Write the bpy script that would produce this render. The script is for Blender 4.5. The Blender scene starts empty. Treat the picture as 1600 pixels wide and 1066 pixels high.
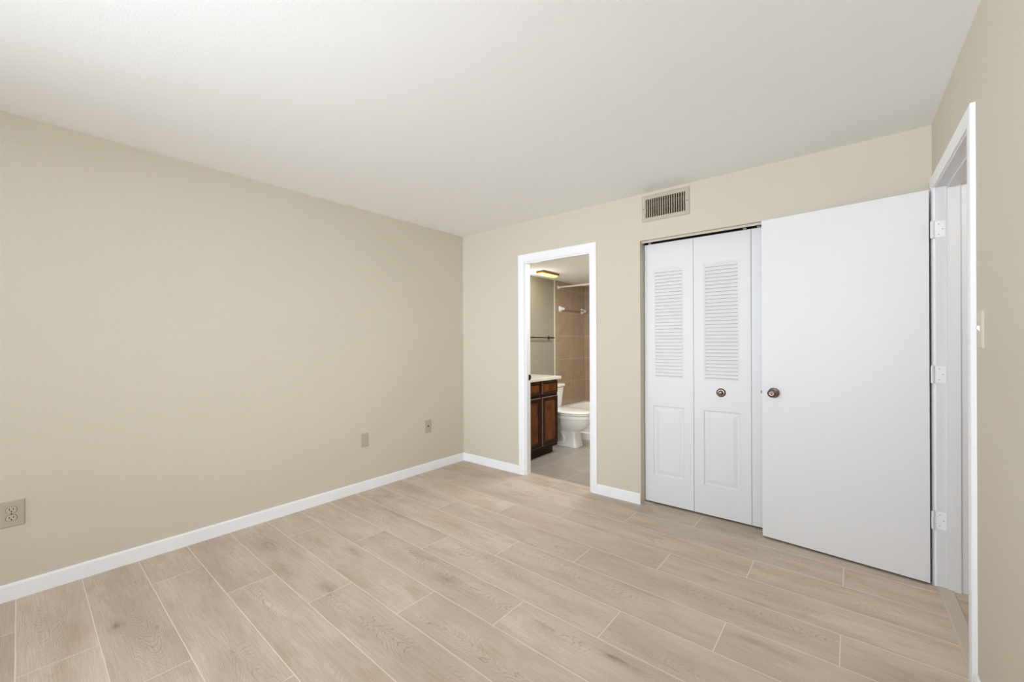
import bpy, bmesh, math, random
from mathutils import Vector, Matrix
random.seed(7)
sc = bpy.context.scene
COL = sc.collection

# ------------------------------------------------------------------ camera
ROOM_W, ROOM_H = 3.611, 2.44
CAM = Vector((3.2485, -3.1478, 1.2746))
YAW, ROLL = 0.682728, -0.0043046
F = Vector((-math.sin(YAW), math.cos(YAW), 0))
R0 = Vector((math.cos(YAW), math.sin(YAW), 0)); U0 = Vector((0, 0, 1))
R = R0 * math.cos(ROLL) + U0 * math.sin(ROLL)
U = U0 * math.cos(ROLL) - R0 * math.sin(ROLL)
cd = bpy.data.cameras.new('camera')
cd.sensor_width = 36.0
cd.lens = 641.5 / 1600 * 36.0
cd.shift_y = 3.43 / 1600
cd.clip_start = 0.02
cam = bpy.data.objects.new('camera', cd); COL.objects.link(cam)
cam.matrix_world = Matrix(((R.x, U.x, -F.x, CAM.x), (R.y, U.y, -F.y, CAM.y), (R.z, U.z, -F.z, CAM.z), (0, 0, 0, 1)))
sc.camera = cam

# ------------------------------------------------------------------ world, daylight, exposure
w = bpy.data.worlds.new('world'); sc.world = w; w.use_nodes = True
w.node_tree.nodes['Background'].inputs[0].default_value = (0.75, 0.86, 1.0, 1)
w.node_tree.nodes['Background'].inputs[1].default_value = 1.0
REAR_Y = -8.0

def area(name, loc, rot, sx, sy, power, col, spread=180):
    l = bpy.data.lights.new(name, 'AREA'); l.shape = 'RECTANGLE'; l.size = sx; l.size_y = sy
    l.energy = power; l.color = col; l.spread = math.radians(spread)
    o = bpy.data.objects.new(name, l); COL.objects.link(o); o.location = loc; o.rotation_euler = rot
    return o

def point(name, loc, power, col, r=0.06):
    l = bpy.data.lights.new(name, 'POINT'); l.energy = power; l.color = col; l.shadow_soft_size = r
    o = bpy.data.objects.new(name, l); COL.objects.link(o); o.location = loc
    return o

DAY = (0.84, 0.937, 1.06)
def aim(d): return Vector(d).to_track_quat('-Z', 'Y').to_euler()
# daylight through the sliding glass door in the wall behind the camera: open sky, and an added narrow fill beam
area('daylight_sky', (2.05, REAR_Y - 0.35, 0.95), aim((0, 1, 0.10)), 3.0, 2.3, 26, DAY, 170)
area('rear_fill', (2.05, REAR_Y - 0.35, 0.95), aim((0, 1, 0.02)), 3.0, 2.3, 25, DAY, 50)
# added fill light through two made-up side windows behind the camera
area('fill_right', (ROOM_W + 0.45, -6.35, 1.30), aim((-0.50, 0.84, 0.02)), 1.9, 1.3, 25, DAY, 50)
area('fill_left', (-0.45, -6.35, 1.30), aim((0.50, 0.84, 0.20)), 1.9, 1.3, 28, DAY, 55)
# added fill light beside the camera, hung in a made-up pendant
FILL_LAMP = (2.5, -3.45, 2.0)
point('pendant_fill', FILL_LAMP, 27, (0.93, 0.965, 1.03), 0.12)
# added fill light in the hallway, shining in through the entry doorway
point('hall_fill', (4.55, -0.32, 2.15), 15.5, (1.0, 0.97, 0.93), 0.25)
# added fill light below the bathroom ceiling, unseen in its right half
area('bathroom_fill', (1.28, 0.86, 2.12), (0, 0, 0), 0.65, 0.9, 23.5, (0.97, 0.99, 1.04))

vs = sc.view_settings
sc.display_settings.display_device = 'sRGB'
vs.view_transform = 'Standard'; vs.look = 'None'; vs.gamma = 1.0; vs.use_curve_mapping = False
vs.exposure = 0.06

# ------------------------------------------------------------------ materials
def srgb(r, g, b):
    f = lambda c: (c / 255 / 12.92) if c / 255 <= 0.04045 else ((c / 255 + 0.055) / 1.055) ** 2.4
    return (f(r), f(g), f(b), 1.0)

class NT:
    """small helper to write node trees"""
    def __init__(s, m):
        m.use_nodes = True; s.t = m.node_tree; s.b = s.t.nodes['Principled BSDF']
    def n(s, typ, **kw):
        nd = s.t.nodes.new(typ)
        for k, v in kw.items(): setattr(nd, k, v)
        return nd
    def put(s, sock, v):
        if hasattr(v, 'is_output'): s.t.links.new(v, sock)
        elif v is not None: sock.default_value = v
    def m(s, op, a, b=None, c=None, clamp=False):
        nd = s.n('ShaderNodeMath', operation=op); nd.use_clamp = clamp
        for i, v in enumerate((a, b, c)):
            if v is not None: s.put(nd.inputs[i], v)
        return nd.outputs[0]
    def comb(s, x, y, z=0.0):
        nd = s.n('ShaderNodeCombineXYZ')
        for i, v in enumerate((x, y, z)): s.put(nd.inputs[i], v)
        return nd.outputs[0]
    def noise(s, vec, scale=1.0, detail=3.0, rough=0.55, dist=0.0):
        nd = s.n('ShaderNodeTexNoise'); s.put(nd.inputs['Vector'], vec)
        nd.inputs['Scale'].default_value = scale; nd.inputs['Detail'].default_value = detail
        nd.inputs['Roughness'].default_value = rough; nd.inputs['Distortion'].default_value = dist
        return nd.outputs['Fac']
    def white(s, vec):
        nd = s.n('ShaderNodeTexWhiteNoise', noise_dimensions='3D'); s.put(nd.inputs['Vector'], vec)
        return nd.outputs['Value']
    def mix(s, fac, a, b, blend='MIX'):
        nd = s.n('ShaderNodeMix', data_type='RGBA', blend_type=blend)
        s.put(nd.inputs[0], fac); s.put(nd.inputs[6], a); s.put(nd.inputs[7], b)
        return nd.outputs[2]
    def mrange(s, v, a, b, c=0.0, d=1.0):
        nd = s.n('ShaderNodeMapRange'); nd.clamp = True
        s.put(nd.inputs[0], v)
        for i, x in enumerate((a, b, c, d)): nd.inputs[i + 1].default_value = x
        return nd.outputs[0]
    def pos(s):
        g = s.n('ShaderNodeNewGeometry'); sp = s.n('ShaderNodeSeparateXYZ')
        s.t.links.new(g.outputs['Position'], sp.inputs[0]); return g.outputs['Position'], sp.outputs
    def objc(s):
        g = s.n('ShaderNodeTexCoord'); return g.outputs['Object']
    def bump(s, h, strength, dist=0.002):
        nd = s.n('ShaderNodeBump'); nd.inputs['Strength'].default_value = strength
        nd.inputs['Distance'].default_value = dist
        s.put(nd.inputs['Height'], h); s.t.links.new(nd.outputs[0], s.b.inputs['Normal'])
    def color(s, c): s.put(s.b.inputs['Base Color'], c)
    def rough(s, v): s.put(s.b.inputs['Roughness'], v)

def paint(name, col, rough=0.6, texture=0.0, tscale=120.0, var=0.02):
    m = bpy.data.materials.new(name); t = NT(m); p, _ = t.pos()
    n = t.noise(p, 3.0, 3.0)
    dark = tuple(c * (1 - var) for c in col[:3]) + (1,); light = tuple(min(1, c * (1 + var)) for c in col[:3]) + (1,)
    t.color(t.mix(n, dark, light)); t.rough(rough)
    t.b.inputs['Specular IOR Level'].default_value = 0.3
    if texture:
        t.bump(t.noise(p, tscale, 4.0, 0.6), texture, 0.003)
    return m

def metal(name, col, rough=0.3, metallic=1.0):
    m = bpy.data.materials.new(name); t = NT(m); p = t.objc()
    n = t.noise(p, 60.0, 3.0)
    t.color(t.mix(n, tuple(c * 0.85 for c in col[:3]) + (1,), col))
    t.rough(t.mrange(n, 0.2, 0.8, rough * 0.8, rough * 1.2)); t.b.inputs['Metallic'].default_value = metallic
    return m

M = {}
M['wall'] = paint('beige_wall_paint', srgb(209, 200, 182), 0.75, 0.35, 190.0, 0.012)
M['ceiling'] = paint('white_ceiling_paint', srgb(251, 251, 250), 0.85, 0.15, 160.0, 0.008)
M['trim'] = paint('white_semigloss_trim', srgb(245, 244, 244), 0.35, 0.0, 1, 0.01)
M['door'] = paint('white_door_paint', srgb(228, 226, 225), 0.38, 0.04, 70.0, 0.01)
M['plate'] = paint('beige_plastic_plate', srgb(184, 174, 153), 0.4, 0.0, 1, 0.01)
M['plate_light'] = paint('almond_plastic', srgb(206, 198, 178), 0.4, 0.0, 1, 0.01)
M['vent'] = paint('vent_paint', srgb(188, 179, 162), 0.5, 0.0, 1, 0.02)
M['vent_blade'] = paint('vent_blade_paint', srgb(172, 162, 140), 0.5, 0.0, 1, 0.02)
M['dark'] = paint('dark_duct_and_gap_shade', srgb(34, 28, 22), 0.7, 0.0, 1, 0.1)
M['bead'] = paint('worn_edge_highlight', srgb(138, 104, 84), 0.5, 0.0, 1, 0.15)  # edge wear and bevel highlight in one pale colour
M['socket'] = paint('beige_socket', srgb(192, 183, 162), 0.4, 0.0, 1, 0.01)
M['socket_gap'] = paint('socket_gap', srgb(128, 118, 98), 0.6, 0.0, 1, 0.02)
M['slot'] = paint('dark_slot', srgb(40, 35, 30), 0.6, 0.0, 1, 0.1)
M['bronze'] = metal('satin_nickel_bronze', srgb(126, 111, 101), 0.30)
M['bronze_dark'] = metal('aged_bronze', srgb(92, 78, 66), 0.35)
M['brass'] = metal('antique_brass', srgb(150, 122, 62), 0.35)
M['porcelain'] = paint('almond_porcelain', srgb(249, 246, 236), 0.12, 0.0, 1, 0.01)
M['counter'] = paint('cultured_marble_counter', srgb(226, 220, 203), 0.2, 0.0, 1, 0.02)
M['rod'] = paint('enamelled_rod', srgb(226, 218, 200), 0.3, 0.0, 1, 0.01)
M['ceramic'] = paint('white_ceramic', srgb(232, 228, 220), 0.15, 0.0, 1, 0.01)
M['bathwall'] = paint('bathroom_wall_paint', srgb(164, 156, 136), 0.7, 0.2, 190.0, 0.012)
M['threshold'] = paint('greige_threshold', srgb(200, 188, 174), 0.5, 0.1, 60.0, 0.05)
M['exterior'] = paint('patio_concrete', srgb(185, 180, 172), 0.85, 0.3, 40.0, 0.08)

def wood_floor():
    m = bpy.data.materials.new('wood_look_plank_floor'); t = NT(m); p, xyz = t.pos()
    TH, V0, PITCH, LEN = 0.011443, -3.12381, 0.229812, 1.2105
    u = t.m('SUBTRACT', xyz[0], t.m('MULTIPLY', xyz[1], TH))
    vm = t.m('ADD', xyz[1], t.m('MULTIPLY', xyz[0], TH))
    v = t.m('DIVIDE', t.m('SUBTRACT', vm, V0), PITCH)
    r = t.m('FLOOR', v); fv = t.m('SUBTRACT', v, r)
    r3 = t.m('SUBTRACT', r, t.m('MULTIPLY', t.m('FLOOR', t.m('DIVIDE', t.m('ADD', r, 0.5), 3.0)), 3.0))
    c = t.m('DIVIDE', t.m('SUBTRACT', u, t.m('ADD', t.m('MULTIPLY', r3, 0.4035), 0.816)), LEN)
    k = t.m('FLOOR', c); fu = t.m('SUBTRACT', c, k)
    dv = t.m('MULTIPLY', t.m('MINIMUM', fv, t.m('SUBTRACT', 1.0, fv)), PITCH)
    du = t.m('MULTIPLY', t.m('MINIMUM', fu, t.m('SUBTRACT', 1.0, fu)), LEN)
    g = t.mrange(t.m('MINIMUM', dv, du), 0.0011, 0.0022, 1.0, 0.0)
    w1 = t.white(t.comb(r, k, 1.3)); w2 = t.white(t.comb(r, k, 7.9)); w3 = t.white(t.comb(k, r, 4.1))
    pu = t.m('ADD', t.m('MULTIPLY', fu, LEN), t.m('MULTIPLY', w1, 37.0))
    pv = t.m('ADD', t.m('MULTIPLY', fv, PITCH), t.m('MULTIPLY', w2, 19.0))
    # broad tone inside a plank and between planks
    broad = t.noise(t.comb(t.m('MULTIPLY', pu, 1.5), t.m('MULTIPLY', pv, 6.0), w3), 1.0, 3.0, 0.55)
    blot = t.noise(t.comb(t.m('MULTIPLY', pu, 3.4), t.m('MULTIPLY', pv, 11.0), t.m('ADD', w3, 5.0)), 1.0, 4.0, 0.6)
    col = t.mix(t.mrange(broad, 0.3, 0.7), srgb(203, 185, 166), srgb(225, 210, 193))
    col = t.mix(t.m('MULTIPLY', t.mrange(blot, 0.52, 0.8), 0.7), col, srgb(186, 163, 132))
    # long fibres
    fib = t.noise(t.comb(t.m('MULTIPLY', pu, 7.0), t.m('MULTIPLY', pv, 260.0), w2), 1.0, 5.0, 0.7)
    col = t.mix(t.m('MULTIPLY', t.mrange(fib, 0.35, 0.75), 0.46), col, srgb(154, 131, 111))
    # cathedral grain: parabolic rings, warped, in part of each plank
    cen = t.m('SUBTRACT', fv, t.m('ADD', 0.3, t.m('MULTIPLY', w2, 0.4)))
    warp = t.noise(t.comb(t.m('MULTIPLY', pu, 4.0), t.m('MULTIPLY', pv, 16.0), w1), 1.0, 2.0, 0.5)
    sgn = t.m('SUBTRACT', t.m('MULTIPLY', t.m('ROUND', w3), 2.0), 1.0)
    ring = t.m('ADD', t.m('MULTIPLY', t.m('MULTIPLY', pu, sgn), 0.9), t.m('ADD', t.m('MULTIPLY', t.m('MULTIPLY', cen, cen), 2.2), t.m('MULTIPLY', warp, 0.34)))
    rings = t.m('ABSOLUTE', t.m('SINE', t.m('MULTIPLY', ring, 95.0)))
    rline = t.mrange(rings, 0.0, 0.45, 1.0, 0.0)
    rmask = t.noise(t.comb(t.m('MULTIPLY', pu, 2.2), t.m('MULTIPLY', pv, 7.0), t.m('ADD', w1, 9.0)), 1.0, 2.0)
    rmask = t.mrange(rmask, 0.43, 0.60)
    rbrk = t.noise(t.comb(t.m('MULTIPLY', pu, 14.0), t.m('MULTIPLY', pv, 110.0), w1), 1.0, 2.0)
    col = t.mix(t.m('MULTIPLY', t.m('MULTIPLY', rline, rmask), t.mrange(rbrk, 0.3, 0.7, 0.35, 0.7)), col, srgb(144, 121, 100))
    # knots: (u, v, length, width, strength)
    KN = [(0.71, -2.829, .045, .026, .75), (0.922, -1.801, .10, .022, .55), (0.86, -2.16, .15, .05, .5), (1.16, -2.085, .07, .03, .6),
          (2.524, -1.578, .05, .013, .8), (2.60, -1.574, .06, .014, .8), (2.948, -1.109, .07, .02, .55), (0.28, -1.136, .08, .04, .5),
          (1.60, -1.63, .09, .045, .5), (2.206, -1.60, .06, .016, .5), (2.685, -0.722, .07, .03, .45), (2.924, -0.805, .07, .02, .4),
          (0.413, -2.10, .10, .05, .6), (1.27, -1.572, .12, .03, .5), (0.55, -2.45, .14, .05, .35), (2.25, -0.45, .12, .03, .35), (0.62, -1.30, .2, .03, .4)]
    wob = t.noise(t.comb(t.m('MULTIPLY', u, 16.0), t.m('MULTIPLY', vm, 34.0), 0.0), 1.0, 4.0, 0.6)
    tot = None
    for (ku, kv, ka, kb, ks) in KN:
        a = t.m('DIVIDE', t.m('SUBTRACT', u, ku), ka); b = t.m('DIVIDE', t.m('SUBTRACT', vm, kv), kb)
        e = t.m('ADD', t.m('MULTIPLY', a, a), t.m('MULTIPLY', b, b))
        e = t.m('MULTIPLY', t.m('POWER', 2.718, t.m('MULTIPLY', e, -1.0)), ks)
        tot = e if tot is None else t.m('ADD', tot, e)
    kf = t.m('MULTIPLY', tot, t.mrange(wob, 0.3, 0.7, 0.25, 1.0), clamp=True)
    col = t.mix(kf, col, srgb(132, 108, 78))
    hue = t.mix(w1, (0.95, 0.95, 0.945, 1), (1.04, 1.03, 1.025, 1))
    col = t.mix(1.0, col, hue, 'MULTIPLY')
    col = t.mix(g, col, srgb(234, 224, 210))
    t.color(col)
    t.rough(t.mrange(fib, 0.3, 0.8, 0.42, 0.55)); t.b.inputs['Specular IOR Level'].default_value = 0.4
    h = t.m('SUBTRACT', t.m('MULTIPLY', fib, 0.12), g)
    t.bump(h, 0.25, 0.001)
    return m
M['floor'] = wood_floor()

def tile(name, a, b, grout, size, offs, axes, gw=0.0016, rough=0.3, speck=90.0):
    m = bpy.data.materials.new(name); t = NT(m); p, xyz = t.pos()
    cs = []; ids = []
    for ax, s, o in zip(axes, size, offs):
        c = t.m('DIVIDE', t.m('SUBTRACT', xyz[ax], o), s); k = t.m('FLOOR', c); f = t.m('SUBTRACT', c, k)
        cs.append(t.m('MULTIPLY', t.m('MINIMUM', f, t.m('SUBTRACT', 1.0, f)), s)); ids.append(k)
    g = t.mrange(t.m('MINIMUM', cs[0], cs[1]), gw, gw * 1.8, 1.0, 0.0)
    n = t.noise(p, speck, 4.0, 0.7); n2 = t.noise(p, 7.0, 3.0)
    col = t.mix(t.mrange(t.m('ADD', t.m('MULTIPLY', n, 0.6), t.m('MULTIPLY', n2, 0.4)), 0.35, 0.65), a, b)
    wv = t.white(t.comb(ids[0], ids[1], 2.2))
    col = t.mix(1.0, col, t.mix(wv, (0.96, 0.96, 0.96, 1), (1.04, 1.04, 1.04, 1)), 'MULTIPLY')
    t.color(t.mix(g, col, grout)); t.rough(rough); t.bump(t.m('SUBTRACT', 1.0, g), 0.2, 0.001)
    return m
M['bathfloor'] = tile('greige_floor_tile', srgb(160, 151, 138), srgb(174, 166, 152), srgb(194, 187, 174), (0.4, 0.37), (0.817, 0.10), (0, 1), 0.002, 0.35, 40)
M['tile_left'] = tile('brown_wall_tile', srgb(162, 136, 111), srgb(182, 157, 131), srgb(202, 182, 158), (0.33, 0.327), (1.69, 0.72), (1, 2), 0.0016, 0.25)
M['tile_back'] = tile('brown_wall_tile_rear', srgb(162, 136, 111), srgb(182, 157, 131), srgb(202, 182, 158), (0.33, 0.327), (0.24, 0.72), (0, 2), 0.0016, 0.25)
M['tile_trim'] = tile('brown_tile_border', srgb(160, 142, 118), srgb(176, 158, 134), srgb(200, 184, 162), (5.0, 0.20), (0.0, 0.07), (1, 2), 0.0016, 0.25)

def cherry(name, a, b, c, scale, rough):
    m = bpy.data.materials.new(name); t = NT(m); p, _ = t.pos()
    mp = t.n('ShaderNodeMapping'); mp.inputs['Scale'].default_value = scale; t.put(mp.inputs[0], p)
    n = t.noise(mp.outputs[0], 1.0, 5.0, 0.65, 1.0)
    n2 = t.noise(p, 9.0, 3.0, 0.6, 0.5)
    col = t.mix(t.mrange(n, 0.3, 0.7), a, b)
    col = t.mix(t.m('MULTIPLY', t.mrange(n2, 0.42, 0.62), 0.8), col, c)
    t.color(col); t.rough(rough); t.b.inputs['Specular IOR Level'].default_value = 0.2
    return m
M['cherry'] = cherry('cherry_wood_panel', srgb(84, 42, 12), srgb(134, 76, 26), srgb(74, 34, 12), (50, 50, 5), 0.5)
M['cherry_dark'] = cherry('dark_cherry_frame', srgb(30, 10, 5), srgb(58, 25, 12), srgb(36, 14, 8), (45, 45, 6), 0.5)
def emis(name, col, strength):
    m = bpy.data.materials.new(name); t = NT(m); p = t.objc(); n = t.noise(p, 30.0, 2.0)
    t.color(col); t.put(t.b.inputs['Emission Color'], t.mix(n, col, tuple(min(1, c * 1.1) for c in col[:3]) + (1,)))
    t.b.inputs['Emission Strength'].default_value = strength; t.rough(0.3); return m
M['bathglass'] = emis('lit_amber_glass', srgb(255, 222, 140), 1.3)

def glass():
    m = bpy.data.materials.new('window_glass'); m.use_nodes = True; nt = m.node_tree
    out = nt.nodes['Material Output']; nt.nodes.remove(nt.nodes['Principled BSDF'])
    tr = nt.nodes.new('ShaderNodeBsdfTransparent'); gl = nt.nodes.new('ShaderNodeBsdfGlossy'); gl.inputs['Roughness'].default_value = 0.02
    mx = nt.nodes.new('ShaderNodeMixShader'); mx.inputs[0].default_value = 0.06
    nt.links.new(tr.outputs[0], mx.inputs[1]); nt.links.new(gl.outputs[0], mx.inputs[2]); nt.links.new(mx.outputs[0], out.inputs[0])
    return m
M['glass'] = glass()

# ------------------------------------------------------------------ mesh helpers
def box(bm, x0, x1, y0, y1, z0, z1, mat=None):
    vs_ = [bm.verts.new((x, y, z)) for x in (x0, x1) for y in (y0, y1) for z in (z0, z1)]
    fs = [(0, 1, 3, 2), (4, 6, 7, 5), (0, 4, 5, 1), (2, 3, 7, 6), (0, 2, 6, 4), (1, 5, 7, 3)]
    out = [bm.faces.new([vs_[i] for i in f]) for f in fs]
    return vs_

def loft(bm, rings, cap0=True, cap1=True, close=True):
    vr = [[bm.verts.new(p) for p in r] for r in rings]
    n = len(vr[0])
    for a, b in zip(vr, vr[1:]):
        for i in range(n if close else n - 1):
            j = (i + 1) % n
            bm.faces.new((a[i], a[j], b[j], b[i]))
    if cap0: bm.faces.new(list(reversed(vr[0])))
    if cap1: bm.faces.new(vr[-1])
    return vr

def lathe(bm, prof, origin, axis, n=32):
    """prof: (distance along axis, radius)"""
    ax = Vector(axis).normalized(); s = ax.orthogonal().normalized(); t = ax.cross(s); o = Vector(origin)
    rings = [[o + ax * h + (s * math.cos(2 * math.pi * i / n) + t * math.sin(2 * math.pi * i / n)) * max(r, 1e-5) for i in range(n)] for h, r in prof]
    loft(bm, rings)

def rod(bm, a, b, r, n=20):
    a = Vector(a); b = Vector(b); lathe(bm, [(0, r), ((b - a).length, r)], a, b - a, n)

def prism(bm, poly, axis, a, b):
    """poly of 2D points in the two other axes (in xyz order), extruded along axis from a to b"""
    def P(p, t):
        l = list(p); l.insert(axis, t); return l
    loft(bm, [[P(p, a) for p in poly], [P(p, b) for p in poly]])

def obj(name, bm, mat, parent=None, bevel=0.0, smooth=False, segs=2, origin=None):
    bmesh.ops.remove_doubles(bm, verts=bm.verts, dist=1e-6)
    bmesh.ops.recalc_face_normals(bm, faces=bm.faces)
    if origin is not None: bmesh.ops.translate(bm, verts=bm.verts, vec=-Vector(origin))
    me = bpy.data.meshes.new(name); bm.to_mesh(me); bm.free()
    o = bpy.data.objects.new(name, me); COL.objects.link(o); me.materials.append(mat)
    if origin is not None: o.location = origin
    if parent is not None:
        o.parent = parent
        o.location = Vector(o.location) - Vector(parent.location)
    if bevel:
        b = o.modifiers.new('bevel', 'BEVEL'); b.width = bevel; b.segments = segs; b.limit_method = 'ANGLE'; b.angle_limit = math.radians(40)
        b.harden_normals = False
    if smooth:
        for p_ in me.polygons: p_.use_smooth = True
        try:
            me.set_sharp_from_angle(angle=math.radians(35))
        except Exception: pass
    return o

def tag(o, label, cat, group=None, kind=None):
    o['label'] = label; o['category'] = cat
    if group: o['group'] = group
    if kind: o['kind'] = kind
    return o
def struct(o, label, cat): return tag(o, label, cat, None, 'structure')
def thing(name, loc, label, cat, group=None, kind=None):
    o = bpy.data.objects.new(name, None); COL.objects.link(o); o.location = loc; o.empty_display_size = 0.1
    return tag(o, label, cat, group, kind)
def B(): return bmesh.new()

def wall_solid(bm, axis, a0, a1, zs, us, holes):
    """wall slab between a0 and a1 on the given axis; us/zs extents (u0,u1),(z0,z1); holes (u0,u1,z0,z1)"""
    U_ = sorted({us[0], us[1], *[h[0] for h in holes], *[h[1] for h in holes]})
    Z_ = sorted({zs[0], zs[1], *[h[2] for h in holes], *[h[3] for h in holes]})
    def solid(i, j):
        if i < 0 or j < 0 or i >= len(U_) - 1 or j >= len(Z_) - 1: return False
        u = (U_[i] + U_[i + 1]) / 2; z = (Z_[j] + Z_[j + 1]) / 2
        return not any(h[0] < u < h[1] and h[2] < z < h[3] for h in holes)
    def P(u, a, z): return (a, u, z) if axis == 0 else (u, a, z)
    def face(pts): bm.faces.new([bm.verts.new(p) for p in pts])
    for i in range(len(U_) - 1):
        for j in range(len(Z_) - 1):
            if not solid(i, j): continue
            u0, u1, z0, z1 = U_[i], U_[i + 1], Z_[j], Z_[j + 1]
            face([P(u0, a0, z0), P(u1, a0, z0), P(u1, a0, z1), P(u0, a0, z1)])
            face([P(u0, a1, z0), P(u0, a1, z1), P(u1, a1, z1), P(u1, a1, z0)])
            if not solid(i - 1, j): face([P(u0, a0, z0), P(u0, a0, z1), P(u0, a1, z1), P(u0, a1, z0)])
            if not solid(i + 1, j): face([P(u1, a0, z0), P(u1, a1, z0), P(u1, a1, z1), P(u1, a0, z1)])
            if not solid(i, j - 1): face([P(u0, a0, z0), P(u0, a1, z0), P(u1, a1, z0), P(u1, a0, z0)])
            if not solid(i, j + 1): face([P(u0, a0, z1), P(u1, a0, z1), P(u1, a1, z1), P(u0, a1, z1)])

# ------------------------------------------------------------------ the setting
WT = 0.09            # partition thickness
BX0, BX1 = 0.846, 1.549   # bathroom doorway
BZ = 2.052
CX0, CX1, CZ = 1.992, 3.505, 2.075   # closet opening
EY0, EY1, EZ = -0.888, -0.105, 2.072   # entry doorway in the right wall
W = ROOM_W; RT = 0.115

bm = B(); box(bm, -0.1, W + 0.0, REAR_Y - 0.1, 0.098, -0.08, 0.0)
struct(obj('floor', bm, M['floor']), 'wood-look tile plank floor of the bedroom with thin pale grout lines', 'floor')
bm = B(); box(bm, -0.1, W + RT, REAR_Y - 0.1, WT, ROOM_H, ROOM_H + 0.08)
struct(obj('ceiling', bm, M['ceiling']), 'flat white bedroom ceiling', 'ceiling')
bm = B(); wall_solid(bm, 0, -0.1, 0.0, (0, ROOM_H), (REAR_Y, WT), [(-7.3, -5.0, 0.7, 2.15)])
struct(obj('wall_left', bm, M['wall']), 'plain beige wall on the left with outlets near the floor', 'wall')
bm = B(); wall_solid(bm, 1, 0.0, WT, (0, ROOM_H), (0.0, W + RT), [(BX0 - .018, BX1 + .018, 0, BZ + .018), (CX0, CX1, 0, CZ), (2.036, 2.342, 2.238, 2.390)])
struct(obj('wall_back', bm, M['wall']), 'beige wall with the bathroom doorway and the closet opening', 'wall')
bm = B(); wall_solid(bm, 0, W, W + RT, (0, ROOM_H), (REAR_Y, 0.0), [(EY0 - .018, EY1 + .018, 0, EZ + .018), (-7.3, -5.0, 0.7, 2.15)])
struct(obj('wall_right', bm, M['wall']), 'textured beige wall at the right edge beside the entry doorway', 'wall')
bm = B(); wall_solid(bm, 1, REAR_Y - 0.1, REAR_Y, (0, ROOM_H), (0.0, W), [(0.55, 2.95, 0.02, 2.10)])
struct(obj('wall_rear', bm, M['wall']), 'beige wall behind the viewpoint with a sliding glass door', 'wall')
# sliding glass door in the rear wall
win = thing('window_1', (1.75, REAR_Y - 0.05, 0.02), 'sliding glass door in the rear wall behind the viewpoint', 'window', None, 'structure')
bm = B()
for (a, b, c, d) in ((0.55, 2.95, .02, .07), (0.55, 2.95, 2.05, 2.10), (0.55, .60, .07, 2.05), (2.90, 2.95, .07, 2.05), (1.725, 1.775, .07, 2.05)):
    box(bm, a, b, REAR_Y - 0.08, REAR_Y - 0.03, c, d)
obj('window_frame', bm, M['trim'], win)
for a, b in ((0.60, 1.725), (1.775, 2.90)):
    bm = B(); box(bm, a, b, REAR_Y - 0.058, REAR_Y - 0.052, .07, 2.05); obj('pane', bm, M['glass'], win)
added_win3 = thing('added_window_left', (-0.05, -6.15, 0.7), 'made-up wide window in the left wall behind the viewpoint, added for fill light', 'window', None, 'structure')  # unseen window added to let fill light reach the right side
bm = B()
for (a, b, c, d) in ((-7.3, -5.0, .70, .75), (-7.3, -5.0, 2.10, 2.15), (-7.3, -7.25, .75, 2.10), (-5.05, -5.0, .75, 2.10)):
    box(bm, -.08, -.03, a, b, c, d)
obj('window_frame', bm, M['trim'], added_win3)
bm = B(); box(bm, -.058, -.052, -7.25, -5.05, .75, 2.10); obj('pane', bm, M['glass'], added_win3)
pl_ = thing('added_pendant', (FILL_LAMP[0], FILL_LAMP[1], ROOM_H), 'made-up white pendant socket on a thin cord behind the viewpoint, added for fill light', 'lamp')  # unseen fixture added to carry the fill light
bm = B(); lathe(bm, [(.0005, .06), (.02, .055), (.03, .02)], (FILL_LAMP[0], FILL_LAMP[1], ROOM_H), (0, 0, -1), 24); obj('canopy', bm, M['trim'], pl_)
bm = B(); rod(bm, (FILL_LAMP[0], FILL_LAMP[1], 2.41), (FILL_LAMP[0], FILL_LAMP[1], FILL_LAMP[2] + .20), .004, 10); obj('cord', bm, M['trim'], pl_)
bm = B(); lathe(bm, [(0, .018), (.05, .020), (.055, .012)], (FILL_LAMP[0], FILL_LAMP[1], FILL_LAMP[2] + .20), (0, 0, -1), 16); obj('socket', bm, M['trim'], pl_)
added_win2 = thing('added_window_right', (W + 0.05, -6.15, 0.7), 'made-up wide window in the right wall behind the viewpoint, added for fill light', 'window', None, 'structure')  # unseen window added to let fill light reach the left wall
bm = B()
for (a, b, c, d) in ((-7.3, -5.0, .70, .75), (-7.3, -5.0, 2.10, 2.15), (-7.3, -7.25, .75, 2.10), (-5.05, -5.0, .75, 2.10)):
    box(bm, W + .03, W + .08, a, b, c, d)
obj('window_frame', bm, M['trim'], added_win2)
bm = B(); box(bm, W + .052, W + .058, -7.25, -5.05, .75, 2.10); obj('pane', bm, M['glass'], added_win2)
bm = B(); box(bm, -3, 7, REAR_Y - 4.0, REAR_Y - 0.1, -0.15, -0.08)
struct(obj('floor_patio', bm, M['exterior']), 'concrete patio outside the rear glass door', 'patio')

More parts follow.
